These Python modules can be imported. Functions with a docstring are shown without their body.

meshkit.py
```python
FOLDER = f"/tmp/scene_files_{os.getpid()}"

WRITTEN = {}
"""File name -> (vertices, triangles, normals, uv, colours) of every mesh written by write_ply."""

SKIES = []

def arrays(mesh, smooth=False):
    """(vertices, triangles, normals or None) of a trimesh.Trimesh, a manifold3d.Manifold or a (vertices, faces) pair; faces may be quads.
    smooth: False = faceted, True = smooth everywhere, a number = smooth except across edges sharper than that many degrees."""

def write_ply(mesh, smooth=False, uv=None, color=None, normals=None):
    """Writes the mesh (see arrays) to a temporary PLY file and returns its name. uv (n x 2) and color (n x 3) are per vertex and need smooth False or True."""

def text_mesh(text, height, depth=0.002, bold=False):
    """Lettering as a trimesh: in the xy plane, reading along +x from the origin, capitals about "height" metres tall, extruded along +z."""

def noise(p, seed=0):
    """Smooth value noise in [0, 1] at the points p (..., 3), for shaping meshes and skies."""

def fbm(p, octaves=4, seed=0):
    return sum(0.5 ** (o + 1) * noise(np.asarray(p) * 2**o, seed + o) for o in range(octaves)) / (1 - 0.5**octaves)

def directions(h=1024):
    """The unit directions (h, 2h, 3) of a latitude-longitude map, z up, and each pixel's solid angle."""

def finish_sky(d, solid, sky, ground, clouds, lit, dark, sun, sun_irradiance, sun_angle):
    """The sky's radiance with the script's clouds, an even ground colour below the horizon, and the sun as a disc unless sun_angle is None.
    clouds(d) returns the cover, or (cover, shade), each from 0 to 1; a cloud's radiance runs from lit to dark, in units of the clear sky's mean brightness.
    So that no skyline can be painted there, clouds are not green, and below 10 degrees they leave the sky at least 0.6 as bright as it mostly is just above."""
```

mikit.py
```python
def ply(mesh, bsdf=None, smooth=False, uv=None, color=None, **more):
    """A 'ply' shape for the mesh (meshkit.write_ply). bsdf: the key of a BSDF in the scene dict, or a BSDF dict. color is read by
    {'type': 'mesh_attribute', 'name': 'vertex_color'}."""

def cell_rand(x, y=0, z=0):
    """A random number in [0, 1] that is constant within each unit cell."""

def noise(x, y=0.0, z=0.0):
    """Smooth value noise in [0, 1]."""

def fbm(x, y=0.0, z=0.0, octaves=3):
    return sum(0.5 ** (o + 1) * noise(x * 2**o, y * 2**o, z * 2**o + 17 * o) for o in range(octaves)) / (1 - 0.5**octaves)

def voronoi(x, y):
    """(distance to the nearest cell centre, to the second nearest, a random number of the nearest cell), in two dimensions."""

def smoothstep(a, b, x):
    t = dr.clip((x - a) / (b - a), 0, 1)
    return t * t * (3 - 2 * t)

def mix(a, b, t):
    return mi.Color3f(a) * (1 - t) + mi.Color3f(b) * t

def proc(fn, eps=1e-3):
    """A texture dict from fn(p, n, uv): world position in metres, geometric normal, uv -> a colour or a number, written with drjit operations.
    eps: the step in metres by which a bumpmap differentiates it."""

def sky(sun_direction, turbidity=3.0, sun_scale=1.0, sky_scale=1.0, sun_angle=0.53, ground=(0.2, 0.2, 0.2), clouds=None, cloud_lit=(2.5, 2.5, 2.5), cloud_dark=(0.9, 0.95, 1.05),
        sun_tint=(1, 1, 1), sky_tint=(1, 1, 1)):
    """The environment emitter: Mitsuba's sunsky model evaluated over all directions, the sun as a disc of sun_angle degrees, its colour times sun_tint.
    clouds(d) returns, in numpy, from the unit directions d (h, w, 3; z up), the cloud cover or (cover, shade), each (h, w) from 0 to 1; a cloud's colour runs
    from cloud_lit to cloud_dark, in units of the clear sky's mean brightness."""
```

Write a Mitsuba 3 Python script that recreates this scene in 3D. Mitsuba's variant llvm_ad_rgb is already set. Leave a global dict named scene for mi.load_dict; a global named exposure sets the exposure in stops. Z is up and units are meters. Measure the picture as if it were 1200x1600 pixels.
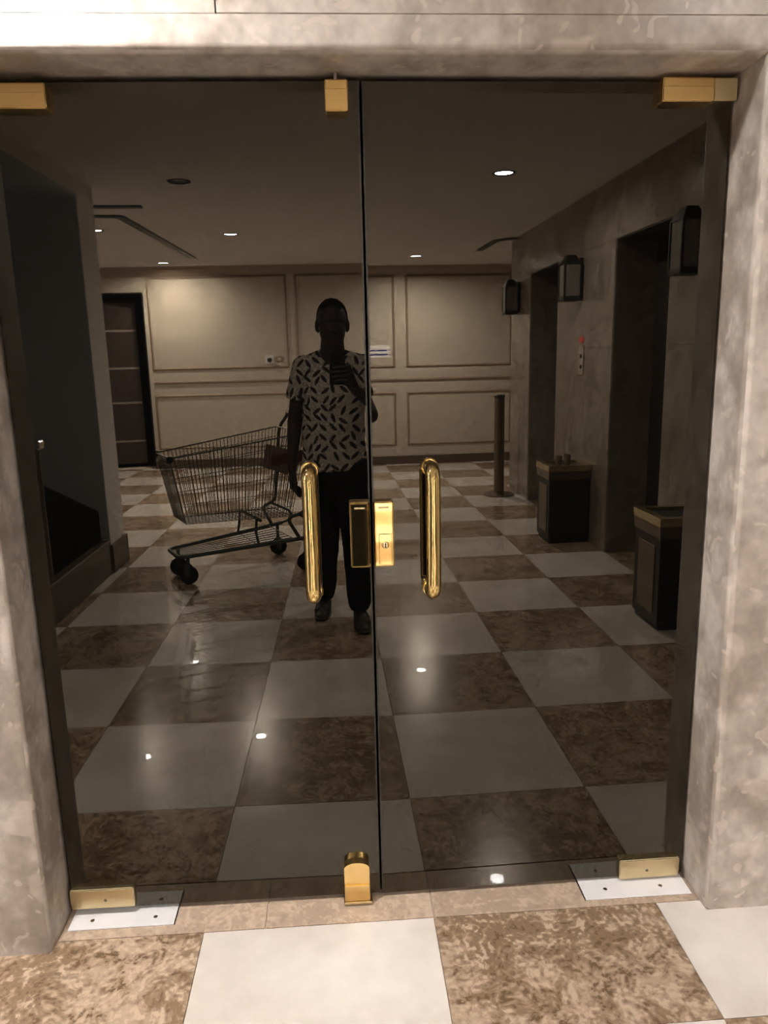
import math, numpy as np, trimesh, manifold3d as mf, shapely, drjit as dr
import mitsuba as mi, mikit
from shapely.geometry import Polygon, Point, box as rect
from shapely import affinity
from trimesh.creation import extrude_polygon
T = mi.ScalarTransform4f
scene, labels = {}, {}
PI = math.pi

# ------------------------------------------------------------------ camera
FOCAL, PITCH, YAW, ROLL = 1172.3, 0.2030, 0.0585, -0.0226
EYE = np.array([0.0, -1.814, 1.4498])
FWD = np.array([math.sin(YAW) * math.cos(PITCH), math.cos(YAW) * math.cos(PITCH), -math.sin(PITCH)])
_r = np.array([math.cos(YAW), -math.sin(YAW), 0.0]); _u = np.cross(_r, FWD)
RIGHT = _r * math.cos(ROLL) + _u * math.sin(ROLL)
UP = -_r * math.sin(ROLL) + _u * math.cos(ROLL)
scene['camera'] = {'type': 'perspective', 'fov': math.degrees(2 * math.atan(600 / FOCAL)), 'fov_axis': 'x', 'near_clip': 0.01,
                   'to_world': T().look_at(origin=EYE.tolist(), target=(EYE + FWD).tolist(), up=UP.tolist())}
exposure = 0.0

# ------------------------------------------------------------------ light: recessed downlights of the lobby, (x, y, radiance); the lobby has no daylight
H = 2.60
WARM = np.array([1.0, 0.93, 0.86])
DOWNLIGHTS = [(1.20, -3.33, 2700, 'lit downlight over the lift side, largest and nearest in the glass'),
              (-1.05, -5.78, 6000, 'lit downlight near the middle of the ceiling, left of the man'),
              (-2.21, -5.44, 5600, 'lit downlight under the bent black ceiling strip at far left'),
              (-2.19, -7.91, 7700, 'small lit downlight just before the back wall, left of the man'),
              (1.14, -7.39, 9000, 'small lit downlight just before the back wall, right of the man'),
              (-1.05, -3.55, 0, 'unlit downlight, dark hole in the ceiling left of the door gap'),
              (-0.82, -0.50, 2550, 'lit downlight close to the marble lintel above the left door leaf'),
              (1.20, -0.95, 300, 'lit downlight in front of the right door leaf')]

# ------------------------------------------------------------------ helpers
def put(key, mesh, mat, smooth=False, to_world=None, **kw):
    k, n = key, 0
    while k in scene:
        n += 1; k = f'{key}_{n:03d}'
    d = mesh if isinstance(mesh, dict) else mikit.ply(mesh, mat, smooth, **kw)
    if to_world is not None: d = {**d, 'to_world': to_world}
    scene[k] = d
    return k

def thing(name, label, cat, group=None, kind=None):
    k, n = name, 0
    while k in labels:
        n += 1; k = f'{name}_{n:03d}'
    labels[k] = {'label': label, 'category': cat}
    if group: labels[k]['group'] = group
    if kind: labels[k]['kind'] = kind
    return k

def struct(key, label=None):
    labels[key] = {'kind': 'structure'}
    if label: labels[key]['label'] = label
    return key

def bx(x0, x1, y0, y1, z0, z1, bev=0.0):
    """box between two corners, edges chamfered by bev"""
    lo, hi = np.minimum([x0, y0, z0], [x1, y1, z1]), np.maximum([x0, y0, z0], [x1, y1, z1])
    if bev <= 0:
        m = trimesh.creation.box(hi - lo); m.apply_translation((lo + hi) / 2); return m
    b, pts = bev, []
    for sx in (0, 1):
        for sy in (0, 1):
            for sz in (0, 1):
                c = np.where([sx, sy, sz], hi, lo); s = np.where([sx, sy, sz], -1, 1)
                for a in range(3):
                    o = c + s * b; o[a] = c[a]; pts.append(o)
    return trimesh.convex.convex_hull(np.array(pts))

def cyl(p0, p1, r, n=20, r1=None):
    p0, p1 = np.asarray(p0, float), np.asarray(p1, float)
    d = p1 - p0; L = np.linalg.norm(d); d /= L
    prof = np.array([[0, 0], [r, 0], [r if r1 is None else r1, L], [0, L]])
    m = trimesh.creation.revolve(prof, sections=n)
    m.apply_transform(trimesh.geometry.align_vectors([0, 0, 1], d)); m.apply_translation(p0)
    return m

def lathe(prof, at=(0, 0, 0), n=32, axis=(0, 0, 1)):
    m = trimesh.creation.revolve(np.array(prof, float), sections=n)
    if tuple(axis) != (0, 0, 1): m.apply_transform(trimesh.geometry.align_vectors([0, 0, 1], np.array(axis, float)))
    m.apply_translation(at); return m

def tube(pts, r, n=10, closed=False):
    p = np.asarray(pts, float); k = len(p)
    if closed: t = np.roll(p, -1, 0) - np.roll(p, 1, 0)
    else: t = np.gradient(p, axis=0)
    t /= np.linalg.norm(t, axis=1, keepdims=True) + 1e-12
    a = np.cross(t[0], [0, 0, 1.0] if abs(t[0][2]) < .9 else [1.0, 0, 0]); A = []
    for i in range(k):
        a = a - t[i] * (a @ t[i]); a /= np.linalg.norm(a) + 1e-12; A.append(a)
    A = np.array(A); B = np.cross(t, A); ang = np.arange(n) * 2 * PI / n
    v = (p[:, None] + r * (np.cos(ang)[None, :, None] * A[:, None] + np.sin(ang)[None, :, None] * B[:, None])).reshape(-1, 3)
    f = []
    for i in range(k if closed else k - 1):
        j = (i + 1) % k
        for s in range(n):
            q = (s + 1) % n
            f += [[i * n + s, j * n + s, j * n + q], [i * n + s, j * n + q, i * n + q]]
    if not closed:
        v = np.vstack([v, p[:1], p[-1:]]); c0, c1 = len(v) - 2, len(v) - 1
        for s in range(n):
            q = (s + 1) % n
            f += [[c0, s, q], [c1, (k - 1) * n + q, (k - 1) * n + s]]
    m = trimesh.Trimesh(v, f, process=False); m.fix_normals(); return m

def round_path(pts, r, n=6):
    """polyline with its corners rounded"""
    pts = [np.asarray(p, float) for p in pts]; out = [pts[0]]
    for a, b, c in zip(pts, pts[1:], pts[2:]):
        d0, d1 = (a - b), (c - b); l0, l1 = np.linalg.norm(d0), np.linalg.norm(d1)
        q = min(r, l0 * .49, l1 * .49); s, e = b + d0 / l0 * q, b + d1 / l1 * q
        for t in np.linspace(0, 1, n): out.append((1 - t) ** 2 * s + 2 * t * (1 - t) * b + t * t * e)
    out.append(pts[-1]); return np.array(out)

cat_ = trimesh.util.concatenate

# ------------------------------------------------------------------ materials
def M(name, d): scene['mat_' + name] = d; return 'mat_' + name
def rgb(c): return {'type': 'rgb', 'value': list(map(float, c))}
def plas(c, alpha=.1, ior=1.5): return {'type': 'roughplastic', 'distribution': 'ggx', 'alpha': alpha, 'int_ior': ior, 'diffuse_reflectance': rgb(c) if not isinstance(c, dict) else c}
def diff(c): return {'type': 'diffuse', 'reflectance': rgb(c) if not isinstance(c, dict) else c}
def metal(c, r): return {'type': 'principled', 'base_color': rgb(c), 'metallic': 1.0, 'roughness': r, 'specular': .5}
fbm, noise, voronoi, ss, mix, crand = mikit.fbm, mikit.noise, mikit.voronoi, mikit.smoothstep, mikit.mix, mikit.cell_rand
TX, TY, TS = 0.208, -0.462, 0.60

def tile_off(p):
    return crand(dr.floor((p.x - TX) / TS), dr.floor((TY - p.y) / TS), 3) * 60.0

def t_light(p, n, uv):
    o = tile_off(p)
    a = fbm(p.x * 5 + o, p.y * 5 - o, 2.0, 4); b = fbm(p.x * 22 + o, p.y * 22, 5.0, 3)
    c = mix((.55, .505, .46), (.635, .595, .56), ss(.3, .7, a))
    return c * (0.93 + 0.14 * b) * (0.94 + .1 * crand(o))

def t_brown(p, n, uv):
    o = tile_off(p)
    w = fbm(p.x * 7 + o, p.y * 7 - o, 1.0, 3) - .5
    w2 = fbm(p.x * 19 - o, p.y * 19 + o, 4.0, 3) - .5
    x, y = p.x + o + w * .06 + w2 * .02, p.y - o - w * .05 + w2 * .02
    big = fbm(x * 5, y * 5, 3.0, 3)
    a = fbm(x * 24, y * 24, 7.0, 4)
    fine = fbm(x * 95, y * 95, 8.0, 3)
    t = ss(.36, .64, a * .42 + big * .38 + fine * .45 - .13)
    c = mix((.195, .133, .085), (.375, .285, .208), t)
    c = mix(c, (.47, .37, .275), ss(.56, .70, fine) * ss(.40, .56, a) * .7)
    c = mix(c, (.10, .06, .033), ss(.40, .28, fine) * ss(.50, .38, a) * .7)
    return c * (.82 + .30 * crand(o + 2))

def t_sill(p, n, uv):
    return mix(t_brown(p, n, uv), (.44, .355, .285), .55)

def t_wall(p, n, uv):
    side, flat = dr.abs(n.x) > .7, dr.abs(n.z) > .7
    s, z = dr.select(side, p.y + 3.3, p.x), dr.select(flat, p.y, p.z)
    a = fbm(s * 3 + 4, z * 2.4 + 3, 1.0, 4)
    b = fbm(s * 18, z * 15, 5.0, 4)
    f = fbm(s * 60, z * 52, 6.0, 4)
    c = mix((.36, .31, .268), (.51, .468, .432), ss(.34, .66, a * .60 + b * .40))
    c = c * (.66 + .40 * b + .30 * f)
    w1, w2 = fbm(s * 14, 2.0, z * 14, 3) - .5, fbm(s * 13, 8.0, z * 13, 3) - .5
    d1, d2, k = voronoi(s * 13 + w1 * 1.5, z * 10 + w2 * 1.5)
    c = c * (.955 + .09 * k)
    c = mix(c, (.62, .545, .49), ss(.06, .34, d2 - d1 + .5 * w1) * ss(.78, .84, k) * .40)
    e1, e2, k2 = voronoi(s * 36 + w1 * 4, z * 26 + w2 * 4)
    return mix(c, (.66, .59, .53), ss(.36, .20, e1 + .4 * (f - .5)) * ss(.84, .90, k2) * .45)

def t_lift_shade(p, n, uv):  # door wall marble darkened, the lesser light here put into its colour
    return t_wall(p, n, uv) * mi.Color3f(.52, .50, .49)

def t_shirt(p, n, uv):
    dark = mi.Float(0)
    u, v = p.x / .050 + p.y * 6, p.z / .050
    for a in (-1, 0, 1):
        for b in (-1, 0, 1):
            i, j = dr.floor(u) + a, dr.floor(v) + b
            cx, cy = i + .5 + (crand(i, j, 1) - .5) * .5, j + .5 + (crand(i, j, 2) - .5) * .5
            an = dr.select(crand(i, j, 3) > .5, .95, 2.2) + (crand(i, j, 4) - .5) * .7
            dx, dy = u - cx, v - cy
            q, w = dx * dr.cos(an) + dy * dr.sin(an), -dx * dr.sin(an) + dy * dr.cos(an)
            e = dr.square(q / .56) + dr.square(w / .19)
            dark = dr.maximum(dark, ss(1.1, .8, e))
    return mix((.50, .46, .42), (.035, .033, .035), dark)

def polished(f):
    """waxed stone: a sharp polish mixed with a soft sheen"""
    return {'type': 'blendbsdf', 'weight': .6, 'a': {'type': 'plastic', 'int_ior': 1.5, 'diffuse_reflectance': mikit.proc(f)}, 'b': plas(mikit.proc(f), .045)}
M('light', polished(t_light))
M('brown', polished(t_brown))
M('sill', polished(t_sill))
M('wall', plas(mikit.proc(t_wall), .12))
M('lift', plas(mikit.proc(t_lift_shade), .05))
M('grout', diff((.50, .43, .36)))
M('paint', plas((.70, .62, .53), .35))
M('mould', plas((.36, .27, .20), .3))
M('ceil', diff((.56, .535, .52)))
M('dropwall', diff((.74, .70, .68)))
M('darkwall', plas((.50, .55, .565), .45))
M('black', plas((.012, .012, .012), .3))
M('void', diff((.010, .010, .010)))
M('skirt', plas((.095, .066, .048), .2))
M('glass', {'type': 'plastic', 'int_ior': 1.72, 'specular_reflectance': rgb((1.0, .92, .775)), 'diffuse_reflectance': rgb((.0012, .0012, .0012))})
M('edge', plas((.012, .012, .009), .1))
M('brass', metal((.90, .71, .31), .05))
M('plate', metal((.92, .70, .30), .03))
M('brassmat', metal((.82, .58, .24), .28))
M('brassdull', metal((.66, .55, .33), .32))
M('steel', metal((.62, .60, .58), .25))
M('bronze', metal((.20, .16, .13), .35))
M('white', plas((.80, .80, .82), .2))
M('liftdoor', plas((.03, .025, .022), .3))
M('wood', plas((.036, .018, .012), .3))
M('woodstrip', plas((.36, .30, .26), .4))
M('binbody', plas((.012, .010, .008), .25))
M('cart', metal((.20, .20, .17), .4))
M('cartframe', plas((.06, .075, .06), .3))
M('rubber', diff((.018, .018, .018)))
M('red', plas((.12, .018, .012), .35))
M('skin', plas((.050, .028, .019), .4))
M('hair', diff((.008, .007, .007)))
M('shirt', diff(mikit.proc(t_shirt)))
M('pants', diff((.010, .011, .014)))
M('shoe', plas((.030, .020, .015), .4))
M('eye', plas((.10, .085, .075), .4))
M('phone', plas((.015, .015, .02), .1))
M('lampglass', plas((.20, .185, .17), .15))
M('paper', diff((.78, .78, .80)))
M('ink', diff((.05, .06, .22)))
M('redled', {**plas((.3, .02, .02), .3)})

# ------------------------------------------------------------------ the setting: floor
DL, DR_, ZT = -0.765, 0.928, 2.058          # left jamb, right jamb, underside of the lintel
YF = -0.137                                 # face of the marble door wall
YB, XLW, XRW = -8.40, -1.66, 2.00           # back wall, left wall, right wall
room = shapely.union_all([rect(XLW, YB, XRW, YF), rect(DL, YF, DR_, -.1), rect(-3.42, YB, XLW, -3.68), rect(XRW, YB, 3.25, -6.25),
                          rect(XRW, -3.42, 2.30, -2.58), rect(XRW, -5.52, 2.30, -4.67)])
struct('floor', 'polished marble floor laid as a cream and brown checkerboard')
base = cat_([bx(-3.7, 3.5, -8.7, .25, -.10, -.004)])
put('floor', base, 'mat_grout')
full = {}
for i in range(-7, 6):
    for j in range(-1, 15):
        x0, y1 = TX + i * TS, (TY - j * TS)
        y0 = y1 - TS
        if j == -1: y0, y1 = TY, -.1
        cell = rect(x0 + .0008, y0 + .0008, x0 + TS - .0008, y1 - .0008)
        g = cell.intersection(room)
        if g.is_empty or g.area < .002: continue
        mat = 'mat_light' if (i + (j + 1)) % 2 else 'mat_brown'
        if abs(g.area - cell.area) < 1e-6:
            key = (mat, j == -1)
            if key not in full:
                w, h = TS - .0016, (y1 - y0) - .0016
                full[key] = mikit.ply(bx(-w / 2, w / 2, -h / 2, h / 2, -.004, 0, .0006), mat)
            put('floor__tile', full[key], None, to_world=T().translate([x0 + TS / 2, (y0 + y1) / 2, 0]))
        else:
            for q in getattr(g, 'geoms', [g]):
                m = extrude_polygon(q, .004); m.apply_translation([0, 0, -.004]); put('floor__tile', m, mat)
for a, b in ((DL, -.235), (-.232, TX), (TX + .003, DR_)):
    put('floor__threshold_stone', bx(a, b, .10, -.0975, -.004, .0, .001), 'mat_sill')

# ------------------------------------------------------------------ the marble door wall
def jamb(x_in, x_out, z0, z1):
    """slab with a rounded arris at its front inner corner"""
    r, s = .018, 1 if x_out > x_in else -1
    arc = [(x_in + s * (r - r * math.sin(t)), YF + r - r * math.cos(t)) for t in np.linspace(0, PI / 2, 7)]
    P = Polygon([(x_in, .10)] + arc[::-1] + [(x_out, YF), (x_out, .10)])
    m = extrude_polygon(P.buffer(0), z1 - z0); m.apply_translation([0, 0, z0]); return m
struct('wall_front', 'beige fossil marble wall framing the glass doors')
put('wall_front__slab', jamb(DL, XLW, 0, H), 'mat_wall', 40); labels['wall_front__slab'] = {'label': 'left marble jamb with rounded arris'}
put('wall_front__slab', jamb(DR_, XRW, 0, H), 'mat_wall', 40)
def lintel(x0, x1):
    r = .018
    arc = [(YF + r - r * math.cos(t), ZT + r - r * math.sin(t)) for t in np.linspace(0, PI / 2, 7)]
    P = Polygon([(YF, 2.1265)] + arc + [(.10, ZT), (.10, 2.1265)]).buffer(0)
    m = extrude_polygon(P, x1 - x0)
    m.vertices = m.vertices[:, [2, 0, 1]] + [x0, 0, 0]; m.fix_normals(); return m
put('wall_front__slab', lintel(DL + .0006, DR_ - .0006), 'mat_wall', 40)
put('wall_front__slab', bx(DL + .0006, -.2155, YF, .10, 2.1267, H, .0008), 'mat_wall')
put('wall_front__slab', bx(-.2138, DR_ - .0006, YF + .0012, .10, 2.1282, H, .0012), 'mat_wall')

# ------------------------------------------------------------------ glass door leaves (dark film-backed glass, they mirror the lobby)
def leaf_T(xh, a, b):
    return T().translate([xh, 0, 0]).rotate([0, 0, 1], math.degrees(-a)).rotate([1, 0, 0], math.degrees(b)).translate([-xh, 0, 0])
GAP = 0.0745
LT = {1: leaf_T(-.758, .0083, .0025), 2: leaf_T(.919, -.0106, .0007)}
struct('door_1', 'left leaf of dark mirror-like glass with brass pull handle')
struct('door_2', 'right leaf of dark mirror-like glass with brass pull handle and keyed lock')
put('door_1__glass_panel', bx(-.756, GAP - .0025, 0, .012, .012, 2.046, .0012), 'mat_glass', to_world=LT[1])
put('door_2__glass_panel', bx(GAP + .0025, .922, 0, .012, .010, 2.046, .0012), 'mat_glass', to_world=LT[2])
for k, x in ((1, GAP - .0025), (2, GAP + .0025)):   # ground glass edges at the meeting gap
    s = -1 if k == 1 else 1
    put(f'door_{k}__edge_strip', bx(x, x + s * .004, -.0012, .012, .012, 2.046, .0005), 'mat_edge', to_world=LT[k])

def pull_handle(k, x):
    R, off, z0, z1 = .0178, .062, .862 + .018, 1.205 - .018
    path = round_path([(x, .0, z1), (x, -off, z1), (x, -off, z0), (x, 0, z0)], .045, 9)
    h = put(f'door_{k}__handle', tube(path, R, 22), 'mat_brass', 40, to_world=LT[k])
    for z in (z0, z1):
        put(h + '__flange', lathe([(0, 0), (.0215, 0), (.0215, .0035), (.0195, .006), (0, .006)], (x, 0, z), 28, (0, -1, 0)), 'mat_brass', 30, to_world=LT[k])
pull_handle(1, -.072); pull_handle(2, .219)

def lock(k, x0, x1, z0, z1):
    c = put(f'door_{k}__lock_plate', bx(x0, x1, -.022, 0, z0, z1, .0035), 'mat_plate', to_world=LT[k])
    put(c + '__face_plate', bx(x0 + .0045, x1 - .0045, -.0232, -.0215, z0 + .0045, z1 - .0045, .0006), 'mat_plate', to_world=LT[k])
    xm = (x0 + x1) / 2
    put(c + '__slot', bx(xm - .013, xm + .013, -.0236, -.0225, z1 - .017, z1 - .012, .0004), 'mat_brassdull', to_world=LT[k])
    return c
lock(1, .0205, .0700, .944, 1.108)
c = lock(2, .0785, .1275, .944, 1.108)
put(c + '__escutcheon', bx(.090, .121, -.0252, -.023, .950, 1.028, .001), 'mat_plate', to_world=LT[2])
put(c + '__key_cylinder', lathe([(0, 0), (.0085, 0), (.0085, .004), (.006, .006), (0, .006)], (.1055, -.0250, 1.000), 24, (0, -1, 0)), 'mat_brassdull', 30, to_world=LT[2])
put(c + '__keyhole', bx(.1045, .1065, -.0318, -.030, .994, 1.006), 'mat_black', to_world=LT[2])

def patch(k, x0, x1, z0, z1, mat, lip, name='patch_fitting', depth=.028):
    """clamp with a bright face plate and a return towards the rail it meets"""
    c = put(f'door_{k}__{name}', bx(x0, x1, -depth, .03, z0, z1, .003), mat, to_world=LT[k])
    zl = (z1 - .020, z1 - .0015) if lip > 0 else (z0 + .0015, z0 + .016)
    put(c + '__cover', bx(x0 + .001, x1 - .001, -depth - .0025, -depth + .002, z0 + .001 if lip > 0 else zl[1], zl[0] if lip > 0 else z1 - .001, .001), mat, to_world=LT[k])
    return c
patch(1, -.757, -.596, 1.986, 2.037, 'mat_brassmat', 1)
c2 = patch(2, .748, .866, 1.997, 2.047, 'mat_brassmat', 1)
put(c2 + '__hinge_cap', bx(.8665, .921, -.027, .03, 1.998, 2.046, .002), 'mat_brassdull', to_world=LT[2])
patch(1, -.755, -.587, .021, .080, 'mat_brassdull', -1, depth=.014)
patch(2, .739, .908, .009, .068, 'mat_brassdull', -1, depth=.014)
for k, x, z in ((1, -.662, .048), (2, .815, .036)):
    put(f'door_{k}__screw', lathe([(0, 0), (.0042, 0), (.0036, .0012), (0, .0014)], (x, -.0165, z), 16, (0, -1, 0)), 'mat_bronze', 30, to_world=LT[k])
t = patch(1, -.004, .0465, 1.977, 2.041, 'mat_brassmat', 1, 'top_bolt')
put(t + '__bolt_pin', cyl((.020, -.012, 2.041), (.020, -.012, 2.0575), .004, 12), 'mat_steel', 30, to_world=LT[1])
def floor_bolt():
    x0, x1, z0, z1, r = -.0245, .0435, .012, .124, .034
    xm = (x0 + x1) / 2
    arc = [(xm + r * math.cos(t), z1 - .017 + .017 * math.sin(t)) for t in np.linspace(0, PI, 15)]
    P = Polygon([(x0, z0), (x1, z0)] + arc)
    m = extrude_polygon(P, .024); m.vertices = m.vertices[:, [0, 2, 1]] * [1, -1, 1]; m.fix_normals()
    b = put('door_1__floor_bolt', m, 'mat_brassmat', 30, to_world=LT[1])
    put(b + '__lower_cover', bx(x0, x1, -.030, -.022, z0, z0 + .046, .0015), 'mat_brassmat', to_world=LT[1])
    put(b + '__foot', bx(x0 - .002, x1 + .006, -.034, .0, .0045, .0115, .001), 'mat_brassdull', to_world=LT[1])
floor_bolt()

def closer_plate(x0, x1, y0, y1, lab, holes):
    t = thing('floor_closer_plate', lab, 'cover plate')
    put(t + '__plate', bx(x0, x1, y0, y1, .0003, .0035, .0008), 'mat_white')
    for x in holes:
        put(t + '__screw', lathe([(0, 0), (.0055, 0), (.0045, .001), (0, .001)], (x, (y0 + y1) / 2 - .008, .0035), 16), 'mat_bronze', 30)
    put(t + '__rim', bx(x0 - .002 if 'right' in lab else x1, x0 if 'right' in lab else x1 + .002, y0, y1, .0003, .004), 'mat_black')
closer_plate(-.750, -.476, -.066, .012, 'white metal floor closer plate under the left glass leaf', (-.695, -.53))
closer_plate(.624, .918, -.076, .012, 'white metal floor closer plate under the right glass leaf', (.690, .845))

# ------------------------------------------------------------------ ceiling with holes for the downlights
struct('ceiling', 'plain cream plaster ceiling')
ceil = shapely.union_all([rect(XLW - 1.2, YB, XRW + .35, .1), rect(-3.6, YB - .15, 3.4, -3.5), rect(-3.6, YB - 1.2, 3.4, YB + .2)])
for x, y, e, _ in DOWNLIGHTS: ceil = ceil.difference(Point(x, y).buffer(.066, 12))
m = extrude_polygon(ceil, .12); m.apply_translation([0, 0, H]); put('ceiling', m, 'mat_ceil')
for x, y, e, lab in DOWNLIGHTS:
    t = thing('downlight', lab, 'ceiling light', 'recessed downlights in the ceiling')
    put(t + '__trim_ring', lathe([(.060, .0), (.074, .0), (.076, -.003), (.070, -.006), (.062, -.004), (.060, 0)], (x, y, H), 36), 'mat_white', 40)
    put(t + '__housing', lathe([(.0595, .0), (.065, .0), (.065, .085), (0, .085), (0, .079), (.0595, .079), (.0595, .0)], (x, y, H), 32), 'mat_steel', 30)
    d = trimesh.creation.revolve(np.array([[0, 0], [.055, 0], [.055, .004], [0, .004]]), sections=32); d.apply_translation([x, y, H + .008])
    s = mikit.ply(d, 'mat_lampglass')
    if e: s['emitter'] = {'type': 'area', 'radiance': rgb(WARM * e)}
    scene[t + '__lamp'] = s

def slot(pts, lab):  # proud black strips paint in the shadow gap of a ceiling recess
    t = thing('ceiling_shadow_strip', lab, 'painted shadow gap')
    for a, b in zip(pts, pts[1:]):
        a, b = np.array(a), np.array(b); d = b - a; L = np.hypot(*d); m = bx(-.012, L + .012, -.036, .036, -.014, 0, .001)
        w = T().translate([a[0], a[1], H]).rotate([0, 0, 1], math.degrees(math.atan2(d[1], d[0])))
        put(t + '__shade_strip', m, 'mat_black', to_world=w)
slot([(-1.90, -4.34), (-1.52, -4.36)], 'short straight black strip as painted shadow gap on the ceiling at far left')
slot([(-2.05, -4.73), (-1.79, -4.75), (-1.74, -7.42)], 'long bent black strip as painted shadow gap on the ceiling at left')
slot([(1.97, -6.05), (1.82, -6.21), (1.80, -6.91)], 'bent black strip as painted shadow gap on the ceiling at right before the back wall')

# ------------------------------------------------------------------ back wall with moulded panels
struct('wall_back', 'cream panelled back wall with raised mouldings')
DX0, DX1, DZ = -3.25, -2.60, 2.30
put('wall_back', cat_([bx(DX1, 3.4, YB, YB - .12, 0, H), bx(DX0, DX1, YB, YB - .12, DZ, H), bx(-3.6, DX0, YB, YB - .12, 0, H)]), 'mat_paint')
def frame(x0, x1, z0, z1, w=.032):
    prof = [(0, 0), (.010, .006), (.016, .018), (.024, .018), (w, 0)]
    outer, rings = [], []
    for off, h in prof:
        rings.append([(x0 + off, YB + h, z0 + off), (x1 - off, YB + h, z0 + off), (x1 - off, YB + h, z1 - off), (x0 + off, YB + h, z1 - off)])
    v = np.array(rings).reshape(-1, 3); f = []
    for i in range(len(prof) - 1):
        for s in range(4):
            q = (s + 1) % 4; f.append([i * 4 + s, i * 4 + q, (i + 1) * 4 + q, (i + 1) * 4 + s])
    m = trimesh.Trimesh(v, [t for q in f for t in ([q[0], q[1], q[2]], [q[0], q[2], q[3]])], process=False)
    if m.face_normals[:, 1].mean() < 0: m.invert()
    return m
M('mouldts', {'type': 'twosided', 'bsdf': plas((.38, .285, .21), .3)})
for x0, x1 in ((-2.55, -.75), (-.65, .975), (1.12, 2.55)):
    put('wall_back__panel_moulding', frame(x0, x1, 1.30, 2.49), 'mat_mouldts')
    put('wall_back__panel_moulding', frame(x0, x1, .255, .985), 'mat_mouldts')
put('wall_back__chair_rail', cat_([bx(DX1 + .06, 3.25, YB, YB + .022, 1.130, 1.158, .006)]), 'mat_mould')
labels['wall_back__chair_rail'] = {'label': 'dado rail'}
struct('trim_1', 'cornice along the back wall with shade put into its brown')
cp = Polygon([(YB, 2.50), (YB + .03, 2.50), (YB + .05, 2.53), (YB + .10, 2.56), (YB + .12, H - .001), (YB, H - .001)])  # the cornice carries its shade as brown colour
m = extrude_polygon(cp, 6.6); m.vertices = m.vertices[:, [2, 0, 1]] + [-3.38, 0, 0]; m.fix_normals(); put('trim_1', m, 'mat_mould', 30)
struct('baseboard_back', 'brown marble skirting along the back wall')
put('baseboard_back', bx(DX1, 3.24, YB, YB + .018, .0003, .115, .004), 'mat_skirt')

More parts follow.
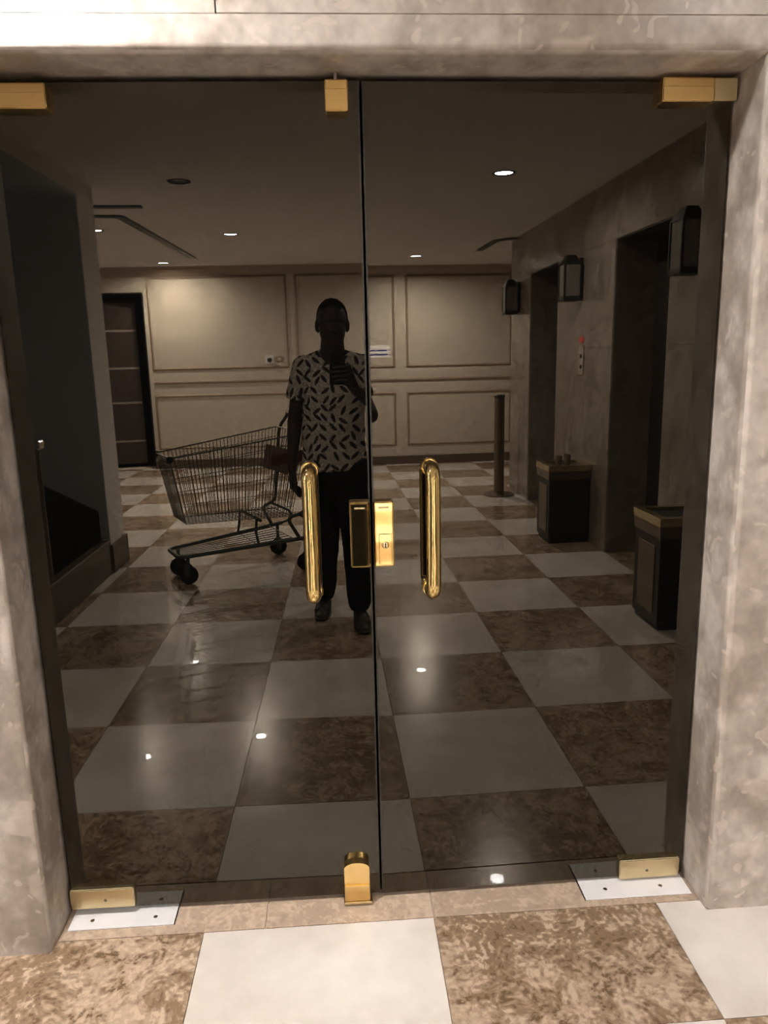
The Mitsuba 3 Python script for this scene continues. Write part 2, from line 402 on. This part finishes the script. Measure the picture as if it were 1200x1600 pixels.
# doorway with a dark panelled door standing in it
struct('door_3', 'dark brown panelled door standing ajar in the back wall doorway')
ang = T().translate([DX0 + .02, YB - .15, 0]).rotate([0, 0, 1], -14)
put('door_3__door_leaf', bx(0, .46, -.04, 0, .05, 2.20, .004), 'mat_wood', to_world=ang)
for z in (.36, .88, 1.34, 1.83):
    put('door_3__inlay_strip', bx(.012, .45, -.002, .004, z - .014, z + .014, .001), 'mat_woodstrip', to_world=ang)
put('door_3__casing', cat_([bx(DX0 - .0, DX0 + .015, YB + .006, YB - .10, 0, DZ), bx(DX1 - .015, DX1, YB + .006, YB - .10, 0, DZ), bx(DX0, DX1, YB + .006, YB - .10, DZ - .015, DZ)]), 'mat_black')
struct('wall_closet', 'unlit room behind the back wall doorway')
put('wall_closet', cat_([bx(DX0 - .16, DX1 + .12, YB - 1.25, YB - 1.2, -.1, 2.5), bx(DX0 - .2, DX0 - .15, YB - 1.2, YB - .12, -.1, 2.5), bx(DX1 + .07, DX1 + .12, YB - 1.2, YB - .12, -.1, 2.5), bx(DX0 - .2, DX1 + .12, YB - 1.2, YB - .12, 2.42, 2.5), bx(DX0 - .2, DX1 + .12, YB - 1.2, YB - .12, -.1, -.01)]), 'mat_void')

# ------------------------------------------------------------------ right wall: stone piers and two lift openings
struct('wall_right', 'polished stone lift wall with two deep openings')
for y0, y1 in ((YF, -2.58), (-3.42, -4.67), (-5.52, -6.25)):
    for z0, z1 in ((0.0005, .74), (.742, 1.48), (1.482, 2.198)):
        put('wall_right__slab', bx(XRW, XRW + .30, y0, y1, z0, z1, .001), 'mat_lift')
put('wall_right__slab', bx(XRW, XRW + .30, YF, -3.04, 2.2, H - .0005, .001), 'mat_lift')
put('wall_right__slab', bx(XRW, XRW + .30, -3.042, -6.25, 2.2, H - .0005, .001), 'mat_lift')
put('wall_right__return_wall', cat_([bx(XRW + .3, 3.4, -6.13, -6.25, 0, H)]), 'mat_paint')
put('wall_right__bay_wall', cat_([bx(3.25, 3.4, YB, -6.2, 0, H)]), 'mat_paint')
put('wall_right__backing', bx(XRW + .42, XRW + .5, YF, -6.2, -.1, H), 'mat_void')
for n, (y0, y1) in enumerate(((-2.58, -3.42), (-4.67, -5.52))):
    d = struct(f'door_{4 + n}', ['dark lift door deep in the nearer opening', 'dark lift door deep in the farther opening'][n])
    ym = (y0 + y1) / 2
    put(d + '__lift_panel', bx(XRW + .30, XRW + .34, y0 + .002, ym + .002, .002, 2.198, .003), 'mat_liftdoor')
    put(d + '__lift_panel', bx(XRW + .30, XRW + .34, ym - .002, y1 - .002, .002, 2.198, .003), 'mat_liftdoor')
    for a, b in ((y0, y0 - .006), (y1 + .006, y1)):
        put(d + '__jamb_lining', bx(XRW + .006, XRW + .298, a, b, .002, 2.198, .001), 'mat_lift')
    put(d + '__head_lining', bx(XRW + .006, XRW + .298, y0 - .007, y1 + .007, 2.190, 2.1985, .001), 'mat_liftdoor')

# ------------------------------------------------------------------ left wall: dark alcove behind a stone curb
struct('wall_left', 'left wall with a dark alcove behind a low stone curb')
YA0, YA1 = -.9, -3.35
put('wall_left__pier', bx(XLW, XLW - .30, YA1, -3.68, 0, 2.49), 'mat_dropwall')
put('wall_left__front_pier', bx(XLW, XLW - .30, YF, YA0, 0, 2.49), 'mat_dropwall')
put('wall_left__bulkhead', bx(XLW, XLW - .30, YF, -3.68, 2.4905, H), 'mat_ceil')
put('wall_left__alcove_wall', cat_([bx(XLW - .55, XLW - .65, YF, -3.75, -.1, H), bx(XLW - .30, XLW - .55, YA1, YA1 - .1, -.1, H), bx(XLW - .30, XLW - .55, YA0 + .1, YA0, -.1, H), bx(XLW - .002, XLW - .55, YA1 + .012, YA1, .25, 2.49), bx(XLW - .002, XLW - .55, YA0, YA1, 2.47, 2.49)]), 'mat_darkwall')
put('wall_left__curb', bx(XLW, XLW - .10, YA0, YA1 + .004, .0005, .235, .006), 'mat_skirt')
put('wall_left__bay_wall', cat_([bx(XLW - .3, -3.6, -3.56, -3.68, 0, H), bx(-3.42, -3.6, -3.68, YB, 0, H)]), 'mat_paint')
put('wall_left__skirting', cat_([bx(XLW, XLW + .016, YA1 + .01, -3.68, .0005, .20, .004), bx(XLW + .016, XLW - .3, -3.68, -3.696, .0005, .20, .004)]), 'mat_skirt')
g = Polygon([(-2.0, .24), (-3.34, .24), (-3.34, .44), (-2.38, .81), (-2.0, .96)])  # black panel, sloping top edge, fills the dark lower part of the alcove
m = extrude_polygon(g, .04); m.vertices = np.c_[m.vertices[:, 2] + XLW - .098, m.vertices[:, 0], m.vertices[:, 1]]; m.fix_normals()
put('wall_left__sloping_panel', m, 'mat_void'); labels['wall_left__sloping_panel'] = {'label': 'black panel with sloping top in the lower alcove'}
gp = put('wall_left__guard_post', cyl((XLW - .03, -2.37, .235), (XLW - .03, -2.37, .985), .016, 18), 'mat_bronze', 30)
put(gp + '__cap', bx(XLW - .06, XLW + .0, -2.34, -2.42, .985, 1.035, .008), 'mat_steel'); labels[gp + '__cap'] = {'label': 'bright steel post cap'}

# ------------------------------------------------------------------ things on the walls
def lantern(y, lab):
    t = thing('wall_lantern', lab, 'wall lamp', 'wall lanterns on the lift wall piers')
    x, z0, z1, w, d = XRW, 1.84, 2.18, .075, .14
    put(t + '__back_plate', bx(x, x - .018, y - .045, y + .045, z0 + .02, z1 - .02, .004), 'mat_black')
    xa, xb = x - .018, x - .018 - d
    put(t + '__base', bx(xa, xb, y - w, y + w, z0, z0 + .035, .005), 'mat_black')
    roof = np.array([(xx, yy, z1 - .07) for xx in (xa, xb) for yy in (y - w, y + w)] + [(xx, yy, z1) for xx in ((xa + xb) / 2 - .03, (xa + xb) / 2 + .03) for yy in (y - .03, y + .03)])
    put(t + '__roof', trimesh.convex.convex_hull(roof), 'mat_black')
    for xx in (xa - .006, xb + .006):
        for yy in (y - w + .006, y + w - .006):
            put(t + '__corner_bar', bx(xx - .006, xx + .006, yy - .006, yy + .006, z0 + .035, z1 - .07), 'mat_black')
    for yy in (y - w + .008, y + w - .008):
        put(t + '__pane', bx(xa - .013, xb + .013, yy - .0015, yy + .0015, z0 + .0355, z1 - .0705), 'mat_lampglass')
    put(t + '__pane', bx(xb + .006, xb + .009, y - w + .013, y + w - .013, z0 + .0355, z1 - .0705), 'mat_lampglass')
lantern(-5.95, 'farthest black wall lantern, beside the farther lift opening')
lantern(-4.10, 'black wall lantern on the pier between the two lift openings')
lantern(-2.20, 'nearest black wall lantern, by the door frame edge')

t = thing('lift_call_panel', 'lift call panel with a small red indicator on the stone pier', 'call panel')
put(t + '__plate', bx(XRW - .0005, XRW - .006, -3.98, -4.09, 1.28, 1.50, .002), 'mat_steel')
for z in (1.34, 1.42): put(t + '__button', cyl((XRW - .006, -4.035, z), (XRW - .011, -4.035, z), .017, 20), 'mat_black', 30)
i = put(t + '__indicator', bx(XRW - .0005, XRW - .010, -3.99, -4.08, 1.525, 1.565, .002), 'mat_redled')
scene[i]['emitter'] = {'type': 'area', 'radiance': rgb((1.6, .10, .07))}

t = thing('wall_notice', 'white paper notice with blue lines on the back wall beside the door gap', 'notice')
put(t + '__sheet', bx(.60, .90, YB + .0005, YB + .004, 1.435, 1.60), 'mat_paper')
for z, x0, x1 in ((1.53, .64, .71), (1.53, .73, .86), (1.475, .63, .87)):
    put(t + '__printed_line', bx(x0, x1, YB + .004, YB + .0048, z - .010, z + .010), 'mat_ink')
t = thing('wall_socket', 'small white wall socket with a dark plug beside the man', 'socket')
put(t + '__plate', bx(-1.07, -.96, YB + .0005, YB + .012, 1.36, 1.47, .003), 'mat_white')
put(t + '__plug', cat_([bx(-1.035, -.985, YB + .012, YB + .055, 1.385, 1.435, .006)]), 'mat_black')
t = thing('wall_switch', 'small pale switch plate right of the wall socket', 'switch')
put(t + '__plate', bx(-.93, -.83, YB + .0005, YB + .010, 1.385, 1.455, .003), 'mat_mould')
put(t + '__rocker', bx(-.90, -.86, YB + .010, YB + .014, 1.40, 1.44, .002), 'mat_paint')

# ------------------------------------------------------------------ ash bins, barrier post
def bin_(xc, yc, lab, cups):
    t = thing('ash_bin', lab, 'trash can', 'square lobby ash bins')
    w = .155
    def fr(w0, w1, z0, z1):
        P = np.array([(s * w0, q * w0, z0) for s in (-1, 1) for q in (-1, 1)] + [(s * w1, q * w1, z1) for s in (-1, 1) for q in (-1, 1)])
        m = trimesh.convex.convex_hull(P); m.apply_translation([xc, yc, 0]); return m
    put(t + '__plinth', fr(w - .012, w - .012, .0005, .03), 'mat_black')
    put(t + '__body', fr(w, w, .03, .50), 'mat_binbody')
    put(t + '__side_panel', bx(xc - w - .004, xc - w, yc - .10, yc + .10, .08, .45, .002), 'mat_bronze')
    put(t + '__collar', fr(w + .006, w + .010, .50, .565), 'mat_bronze')
    o = extrude_polygon(rect(-w - .012, -w - .012, w + .012, w + .012).difference(rect(-w + .03, -w + .03, w - .03, w - .03)), .045); o.apply_translation([xc, yc, .565])
    put(t + '__ash_tray_rim', o, 'mat_brassdull')
    put(t + '__ash_tray', bx(xc - w + .03, xc + w - .03, yc - w + .03, yc + w - .03, .565, .595), 'mat_black')
    return t
bin_(1.83, -3.89, 'dark square ash bin with cups on top, between the lift openings', True)
bin_(1.83, -1.98, 'dark square ash bin with brass rim nearest the door frame', False)
for k, (x, y) in enumerate(((1.78, -3.86), (1.87, -3.92))):
    t = thing('paper_cup', ['pale paper cup on the farther ash bin, nearer its front edge', 'pale paper cup at the back of the farther ash bin'][k], 'cup')
    put(t + '__body', lathe([(0, 0), (.022, 0), (.030, .075), (.027, .075), (.020, .004), (0, .004)], (x, y, .5955), 20), 'mat_mould', 30)
thing('barrier_post', 'slim dark metal barrier post with round foot by the far lift opening', 'post')
put('barrier_post__foot', lathe([(0, 0), (.16, 0), (.16, .012), (.07, .028), (0, .028)], (1.79, -5.86, .0005), 36), 'mat_bronze', 40)
put('barrier_post__column', lathe([(0, 0), (.052, 0), (.052, .985), (0, .985)], (1.79, -5.86, .0285), 28), 'mat_bronze', 30)
put('barrier_post__cap', lathe([(0, 0), (.056, 0), (.056, .02), (.04, .03), (0, .03)], (1.79, -5.86, 1.0135), 28), 'mat_black', 30)

# ------------------------------------------------------------------ shopping trolley
CU = np.array([-.89, .455, 0]); CU /= np.linalg.norm(CU); CW = np.array([-CU[1], CU[0], 0]) * -1; CO = np.array([-.44, -3.46, 0])
def cp_(l, w, z): return CO + CU * l + CW * w + np.array([0, 0, z])
ct = thing('shopping_cart', 'wire shopping trolley with dark green frame and red handle beside the man', 'shopping cart')
def rim(l): return .955 - .125 * (l + .06) / .90
RZ, LF, LB = .40, .80, -.06                   # floor of the basket, its front and rear
def top(l): return np.interp(l, [LB, .84], [.275, .185])
def bot(l): return np.interp(l, [LB, LF], [.205, .150])
LFT, LFB, LRT, LRB = .84, .76, -.055, .05
def side_pt(s, a, b):
    """a along the side from rear to front, b from floor to rim"""
    l = (LRB + (LFB - LRB) * a) * (1 - b) + (LRT + (LFT - LRT) * a) * b
    w = (np.interp(a, [0, 1], [.205, .150]) * (1 - b) + np.interp(a, [0, 1], [.275, .190]) * b) * s
    z = (.385 + .025 * a) * (1 - b) + np.interp(a, [0, 1], [.955, .845]) * b
    return cp_(l, w, z)
def wires(segs, r=.0024): return cat_([cyl(a, b, r, 5) for a, b in segs])
for s in (-1, 1):
    seg = [(side_pt(s, a, 0), side_pt(s, a, 1)) for a in np.linspace(0, 1, 34)] + [(side_pt(s, 0, b), side_pt(s, 1, b)) for b in (.12, .3, .5, .7, .88)]
    k = put(ct + '__side_grid', wires(seg), 'mat_cart', 30); labels[k] = {'kind': 'stuff'}
    put(ct + '__side_rim', tube([side_pt(s, 0, 1), side_pt(s, .5, 1), side_pt(s, 1, 1)], .0055, 10), 'mat_cart', 40)
for nm, a in (('front_grid', 1), ('rear_grid', 0)):
    A0, A1, B0, B1 = side_pt(-1, a, 0), side_pt(1, a, 0), side_pt(-1, a, 1), side_pt(1, a, 1)
    seg = [(A0 + (A1 - A0) * t, B0 + (B1 - B0) * t) for t in np.linspace(0, 1, 13)] + [(A0 + (B0 - A0) * t, A1 + (B1 - A1) * t) for t in (.15, .4, .65, .88)]
    k = put(ct + '__' + nm, wires(seg), 'mat_cart', 30); labels[k] = {'kind': 'stuff'}
    put(ct + '__end_rim', tube([B0, (B0 + B1) / 2, B1], .0055, 10), 'mat_cart', 40)
seg = [(side_pt(-1, a, 0), side_pt(1, a, 0)) for a in np.linspace(0, 1, 20)] + [(side_pt(1, 0, 0) * (1 - t) + side_pt(-1, 0, 0) * t, side_pt(1, 1, 0) * (1 - t) + side_pt(-1, 1, 0) * t) for t in np.linspace(0, 1, 9)]
k = put(ct + '__floor_grid', wires(seg), 'mat_cart', 30); labels[k] = {'kind': 'stuff'}
for a in (side_pt(1, 1, 1), side_pt(-1, 1, 1)):
    put(ct + '__corner_bumper', bx(a[0] - .018, a[0] + .018, a[1] - .018, a[1] + .018, a[2] - .025, a[2] + .012, .006), 'mat_rubber')
q = [side_pt(-1, .10, .52), side_pt(1, .10, .52), side_pt(1, .07, .80), side_pt(-1, .07, .80)]
off = CU * .006
put(ct + '__seat_flap', trimesh.convex.convex_hull(np.array(q + [p + off for p in q])), 'mat_red'); labels[ct + '__seat_flap'] = {'label': 'maroon child seat flap'}
q = [side_pt(1, .0, .66) + CW * .004, side_pt(1, .26, .66) + CW * .004, side_pt(1, .26, .80) + CW * .004, side_pt(1, 0, .80) + CW * .004]
put(ct + '__side_band', trimesh.convex.convex_hull(np.array(q + [p + CW * .004 for p in q])), 'mat_red'); labels[ct + '__side_band'] = {'label': 'maroon plastic side band'}
# frame: a horizontal bed that narrows to the front, uprights, handle
def chas(s, l): return cp_(l, s * np.interp(l, [-.04, .80], [.27, .135]), np.interp(l, [-.04, .80], [.235, .19]))
path = round_path([chas(1, -.06), chas(1, .74), chas(1, .82), chas(-1, .82), chas(-1, .74), chas(-1, -.06)], .05, 6)
put(ct + '__bed_frame', tube(path, .014, 12), 'mat_cartframe', 40)
seg = [(chas(1, .05) * (1 - t) + chas(-1, .05) * t, chas(1, .80) * (1 - t) + chas(-1, .80) * t) for t in np.linspace(.12, .88, 7)] + [(chas(1, l), chas(-1, l)) for l in (.05, .3, .55)]
k = put(ct + '__bed_grid', wires(seg, .003), 'mat_cart', 30); labels[k] = {'kind': 'stuff'}
for s in (-1, 1):
    p = round_path([chas(s, .02), cp_(.10, s * .235, .385), cp_(-.02, s * .27, .41), cp_(-.085, s * .285, .95), cp_(-.155, s * .285, 1.035)], .05, 6)
    put(ct + '__upright', tube(p, .012, 12), 'mat_cartframe', 40)
    put(ct + '__front_strut', tube([chas(s, .30), cp_(.30, s * .17, .30), cp_(.29, s * .17, .392)], .009, 10), 'mat_cartframe', 40)
    put(ct + '__rear_brace', tube(round_path([chas(s, -.05), cp_(-.15, s * .27, .255), cp_(-.13, s * .265, .32), cp_(.02, s * .245, .40)], .03, 5), .009, 10), 'mat_cartframe', 40)
put(ct + '__cross_bar', tube([cp_(.27, -.19, .378), cp_(.27, 0, .378), cp_(.27, .19, .378)], .011, 10), 'mat_cartframe', 40)
put(ct + '__handle', tube([cp_(-.16, -.29, 1.04), cp_(-.16, 0, 1.04), cp_(-.16, .29, 1.04)], .019, 16), 'mat_red', 40); labels[ct + '__handle'] = {'label': 'red push handle'}
def caster(l, w, zt, lean=0):
    c = cp_(l, w, .0625)
    k = put(ct + '__caster', cat_([bx(-.012, .012, -.022, .022, .118, .132), bx(-.018, .018, -.022, -.016, .05, .125), bx(-.018, .018, .016, .022, .05, .125), cyl((0, 0, .13), (0, 0, max(zt, .135)), .012, 14)]), 'mat_cartframe', to_world=T().translate([c[0] + .0, c[1], 0]).rotate([0, 0, 1], math.degrees(math.atan2(CU[1], CU[0])) + lean))
    wh = lathe([(0, -.013), (.050, -.013), (.062, -.009), (.062, .009), (.050, .013), (0, .013)], (0, 0, 0), 28, (0, 1, 0))
    put(k + '__wheel', wh, 'mat_rubber', 30, to_world=T().translate(c.tolist()).rotate([0, 0, 1], math.degrees(math.atan2(CU[1], CU[0])) + lean))
caster(.76, .12, .185, 35); caster(.76, -.12, .185, 35); caster(-.02, .255, .23, 8); caster(-.02, -.255, .23, 8)

# ------------------------------------------------------------------ the man holding his phone up
def sph(p, r, n=24):
    s = mf.Manifold.sphere(1.0, n)
    r = (r, r, r) if np.isscalar(r) else r
    return s.scale(tuple(map(float, r))).translate(tuple(map(float, p)))
def bone(a, ra, b, rb, n=20): return mf.Manifold.batch_hull([sph(a, ra, n), sph(b, rb, n)])
def chain(*pr, n=20): return mf.Manifold.batch_boolean([bone(a, ra, b, rb, n) for (a, ra), (b, rb) in zip(pr, pr[1:])], mf.OpType.Add)
def union(*m): return mf.Manifold.batch_boolean(list(m), mf.OpType.Add)
def soft(man, edge, it=8):
    o = man.refine_to_length(edge).to_mesh()
    m = trimesh.Trimesh(o.vert_properties[:, :3], o.tri_verts, process=True)
    trimesh.smoothing.filter_taubin(m, lamb=.5, nu=.53, iterations=it); return m
A = np.array
HC = A([-.050, -2.285, 1.615])                       # head centre
neck0, neck1 = A([-.055, -2.335, 1.428]), A([-.053, -2.31, 1.53])
shL, shR = A([-.215, -2.345, 1.403]), A([.118, -2.335, 1.403])
elL, wrL = A([-.275, -2.385, 1.105]), A([-.300, -2.335, .865])
elR, wrR = A([.218, -2.19, 1.150]), A([.060, -1.935, 1.290])
hpL, hpR = A([-.135, -2.335, .885]), A([.015, -2.325, .885])
knL, knR = A([-.125, -2.36, .475]), A([.040, -2.235, .465])
anL, anR = A([-.150, -2.405, .085]), A([.050, -2.175, .085])
# phone frame: its back faces the door, lens at the camera
PC = EYE - FWD * .011 - UP * .058 - RIGHT * .022
def ph(r, u, f): return PC + RIGHT * r + UP * u + FWD * f

def head():
    h = [sph(HC + A([0, -.012, .028]), (.079, .098, .100), 40), sph(HC + A([0, .012, -.030]), (.068, .080, .100), 36),
         sph(HC + A([0, .050, -.095]), (.040, .036, .036), 24), sph(HC + A([0, .040, -.062]), (.055, .045, .045), 28)]
    face = mf.Manifold.batch_hull(h[1:]) + h[0]
    y = HC[1] + .090
    f = [bone(A([HC[0], y + .000, HC[2] + .010]), .008, A([HC[0], y + .016, HC[2] - .030]), .013, 16),       # nose
         sph([HC[0] - .013, y + .004, HC[2] - .034], .009, 14), sph([HC[0] + .013, y + .004, HC[2] - .034], .009, 14),
         sph([HC[0], y - .002, HC[2] - .062], (.024, .012, .0065), 18), sph([HC[0], y - .002, HC[2] - .072], (.022, .012, .0075), 18),   # lips
         bone(A([HC[0] - .048, y - .026, HC[2] + .024]), .010, A([HC[0] - .012, y - .008, HC[2] + .021]), .010, 14),   # brows
         bone(A([HC[0] + .048, y - .026, HC[2] + .024]), .010, A([HC[0] + .012, y - .008, HC[2] + .021]), .010, 14)]
    for s in (-1, 1):                                                                                                  # ears
        e = sph([HC[0] + s * .082, HC[1] - .008, HC[2] - .006], (.010, .019, .032), 20) + sph([HC[0] + s * .076, HC[1], HC[2] - .028], (.008, .012, .014), 14)
        f.append(e)
    return union(face, *f)

def fingers_left():
    d = A([-.02, .03, -1.0]); d /= np.linalg.norm(d)
    palm = mf.Manifold.batch_hull([sph(wrL + A([0, .002, -.015]), (.020, .027, .020)), sph(wrL + A([-.004, .034, -.085]), (.013, .013, .014)), sph(wrL + A([-.004, -.030, -.080]), (.012, .013, .014))])
    out = [palm, bone(wrL, .026, wrL + A([0, .002, -.03]), .022)]
    for y, L, b in ((.036, .070, .012), (.014, .080, .014), (-.010, .074, .016), (-.032, .058, .018)):
        k0 = wrL + A([-.004, y, -.088]); k1 = k0 + A([.002, .004, -1]) * L * .45; k2 = k1 + A([b * 2.0, .10 * L, -.30 * L / .3 * .30]) ; k3 = k2 + A([b, .02 * L, -.022])
        out.append(chain((k0, .0098), (k1, .0092), (k2, .0084), (k3, .0074), n=14))
    t0 = wrL + A([.006, .022, -.030]); t1 = t0 + A([.010, .030, -.030]); t2 = t1 + A([.004, .012, -.030]); t3 = t2 + A([.002, .002, -.022])
    out.append(chain((t0, .013), (t1, .0115), (t2, .010), (t3, .008), n=14))
    return union(*out)

def hand_right():
    """right hand round the lower half of the phone: palm at its edge, fingers across the back, thumb on the screen side"""
    palm = mf.Manifold.batch_hull([sph(wrR + A([-.006, .008, .008]), .024), sph(ph(.050, .010, -.010), .015), sph(ph(.050, -.055, -.012), .016), sph(ph(.040, -.060, -.026), .016)])
    out = [palm]
    for i, (u, L) in enumerate(((.012, .060), (-.009, .068), (-.030, .064), (-.050, .050))):
        k0, k1 = ph(.050, u, .000), ph(.042, u - .002, .0135)
        k2, k3 = ph(.042 - L * .55, u - .004, .0145), ph(.042 - L, u - .008, .0125)
        out.append(chain((k0, .0100), (k1, .0092), (k2, .0086), (k3, .0076), n=14))
    out.append(chain((ph(.048, -.055, -.022), .014), (ph(.050, -.020, -.022), .0115), (ph(.036, .010, -.0155), .010), (ph(.018, .026, -.0135), .008), n=14))
    return union(*out)

def body():
    torso = mf.Manifold.batch_hull([sph(A([-.058, -2.335, .93]), (.135, .085, .09), 24), sph(A([-.057, -2.335, 1.16]), (.135, .085, .12), 24), sph(A([-.057, -2.34, 1.31]), (.15, .09, .08), 24)])
    sh = mf.Manifold.batch_hull([sph(shL, .050), sph(shR, .050), sph(neck0, (.06, .055, .04))])
    m = union(torso, sh, chain((neck0, .070), (neck1, .061)), head(),
              chain((shL, .052), (elL, .042), (wrL, .027)), chain((shR, .052), (elR, .043), (wrR, .027)), fingers_left(), hand_right(),
              chain((hpL, .082), (knL, .055), (anL, .038)), chain((hpR, .082), (knR, .055), (anR, .038)))
    for a, s in ((anL, -1), (anR, 1)):
        m = m + mf.Manifold.batch_hull([sph(a + A([0, -.02, -.03]), (.030, .030, .04)), sph(a + A([s * .012, .13, -.058]), (.040, .035, .018)), sph(a + A([s * .016, .175, -.062]), (.030, .022, .014))])
    return soft(m, .0055, 6)
pt = thing('person', 'man in a leaf-patterned T-shirt and dark trousers holding up a phone, trolley beside him', 'person')
put(pt + '__body', body(), 'mat_skin', True)
hair = soft((sph(HC + A([0, -.020, .038]), (.083, .100, .098), 40) - mf.Manifold.cube((.3, .3, .3), True).rotate((-22, 0, 0)).translate(tuple(HC + A([0, .105, -.110])))) - mf.Manifold.cube((.4, .4, .2), True).translate(tuple(HC + A([0, 0, -.115]))), .006, 4)
put(pt + '__hair', hair, 'mat_hair', True); labels[pt + '__hair'] = {'label': 'short black hair'}
for s in (-1, 1):
    put(pt + '__eye', sph(HC + A([s * .030, .078, .003]), (.014, .010, .0065), 18), 'mat_eye', True)

def wrinkle(m, amp, fx, seed):
    import meshkit
    n = m.vertex_normals; v = m.vertices * fx
    m.vertices = m.vertices + n * ((meshkit.fbm(v, 3, seed) - .5) * 2 * amp)[:, None]; return m
def shirt():
    t = mf.Manifold.batch_hull([sph(A([-.065, -2.33, .84]), (.178, .118, .04), 32), sph(A([-.062, -2.33, 1.02]), (.172, .116, .10), 32)])
    t2 = mf.Manifold.batch_hull([sph(A([-.062, -2.33, 1.02]), (.172, .116, .10), 32), sph(A([-.058, -2.335, 1.24]), (.168, .110, .10), 32), sph(A([-.057, -2.34, 1.33]), (.165, .098, .07), 32)])
    sh = mf.Manifold.batch_hull([sph(shL + A([.0, 0, -.01]), .062), sph(shR + A([0, 0, -.01]), .062), sph(neck0 + A([0, -.012, .030]), (.078, .066, .045)), sph(A([-.057, -2.335, 1.27]), (.15, .10, .07))])
    def sleeve(a, b, k):
        c = a + (b - a) * k; d = (b - a) / np.linalg.norm(b - a)
        s = bone(a, .062, a + (b - a) * (k + .12), .070, 24)
        return s.trim_by_plane(tuple(-d), float(-d @ c))
    m = union(t, t2, sh, sleeve(shL, elL, .58), sleeve(shR, elR, .62))
    m = m.trim_by_plane((0, 0, 1), .842)
    m = m - bone(neck0 + A([0, .020, .030]), .066, neck1 + A([0, .06, .06]), .080)
    return wrinkle(soft(m, .010, 6), .009, 9, 3)
put(pt + '__t_shirt', shirt(), 'mat_shirt', True); labels[pt + '__t_shirt'] = {'label': 'loose pale T-shirt with dark feather leaf print'}
def trousers():
    m = union(mf.Manifold.batch_hull([sph(A([-.062, -2.33, .90]), (.155, .100, .05), 28), sph(hpL + A([-.01, 0, -.04]), (.095, .098, .10)), sph(hpR + A([.01, 0, -.04]), (.095, .098, .10))]),
              mf.Manifold.batch_hull([sph(A([-.060, -2.33, .78]), (.10, .09, .09)), sph(A([-.060, -2.33, .68]), (.04, .06, .05))]),
              chain((hpL + A([-.005, 0, -.02]), .098), (knL, .077), (anL + A([0, 0, .03]), .063), n=24), chain((hpR + A([.005, 0, -.02]), .098), (knR, .077), (anR + A([0, 0, .03]), .063), n=24))
    m = m.trim_by_plane((0, 0, 1), .072)
    return wrinkle(soft(m, .012, 5), .008, 11, 5)
put(pt + '__trousers', trousers(), 'mat_pants', True)
for a, s in ((anL, -1), (anR, 1)):
    sole = mf.Manifold.batch_hull([sph(A([a[0], a[1] - .035, .012]), (.036, .036, .011)), sph(A([a[0] + s * .012, a[1] + .12, .012]), (.047, .045, .011)), sph(A([a[0] + s * .018, a[1] + .185, .012]), (.034, .026, .011))])
    up = mf.Manifold.batch_hull([sph(A([a[0] + s * .010, a[1] + .05, .045]), (.041, .030, .036)), sph(A([a[0] + s * .013, a[1] + .115, .032]), (.046, .035, .028)), sph(A([a[0], a[1] - .03, .04]), (.036, .034, .038))])
    put(pt + '__shoe', soft(union(sole, up), .007, 4), 'mat_shoe', True)

t = thing('phone', 'dark mobile phone held up by the man in front of his chin', 'phone')
R3 = np.eye(4); R3[:3, 0], R3[:3, 1], R3[:3, 2], R3[:3, 3] = RIGHT, UP, -FWD, PC
PW = T(R3.tolist())
put(t + '__case', bx(-.0365, .0365, -.079, .079, -.0042, .0042, .003), 'mat_phone', to_world=PW)
put(t + '__screen', bx(-.034, .034, -.075, .075, .0042, .0048, .0002), 'mat_black', to_world=PW)
put(t + '__camera_bump', bx(.008, .032, .034, .070, -.0058, -.0042, .0006), 'mat_black', to_world=PW)
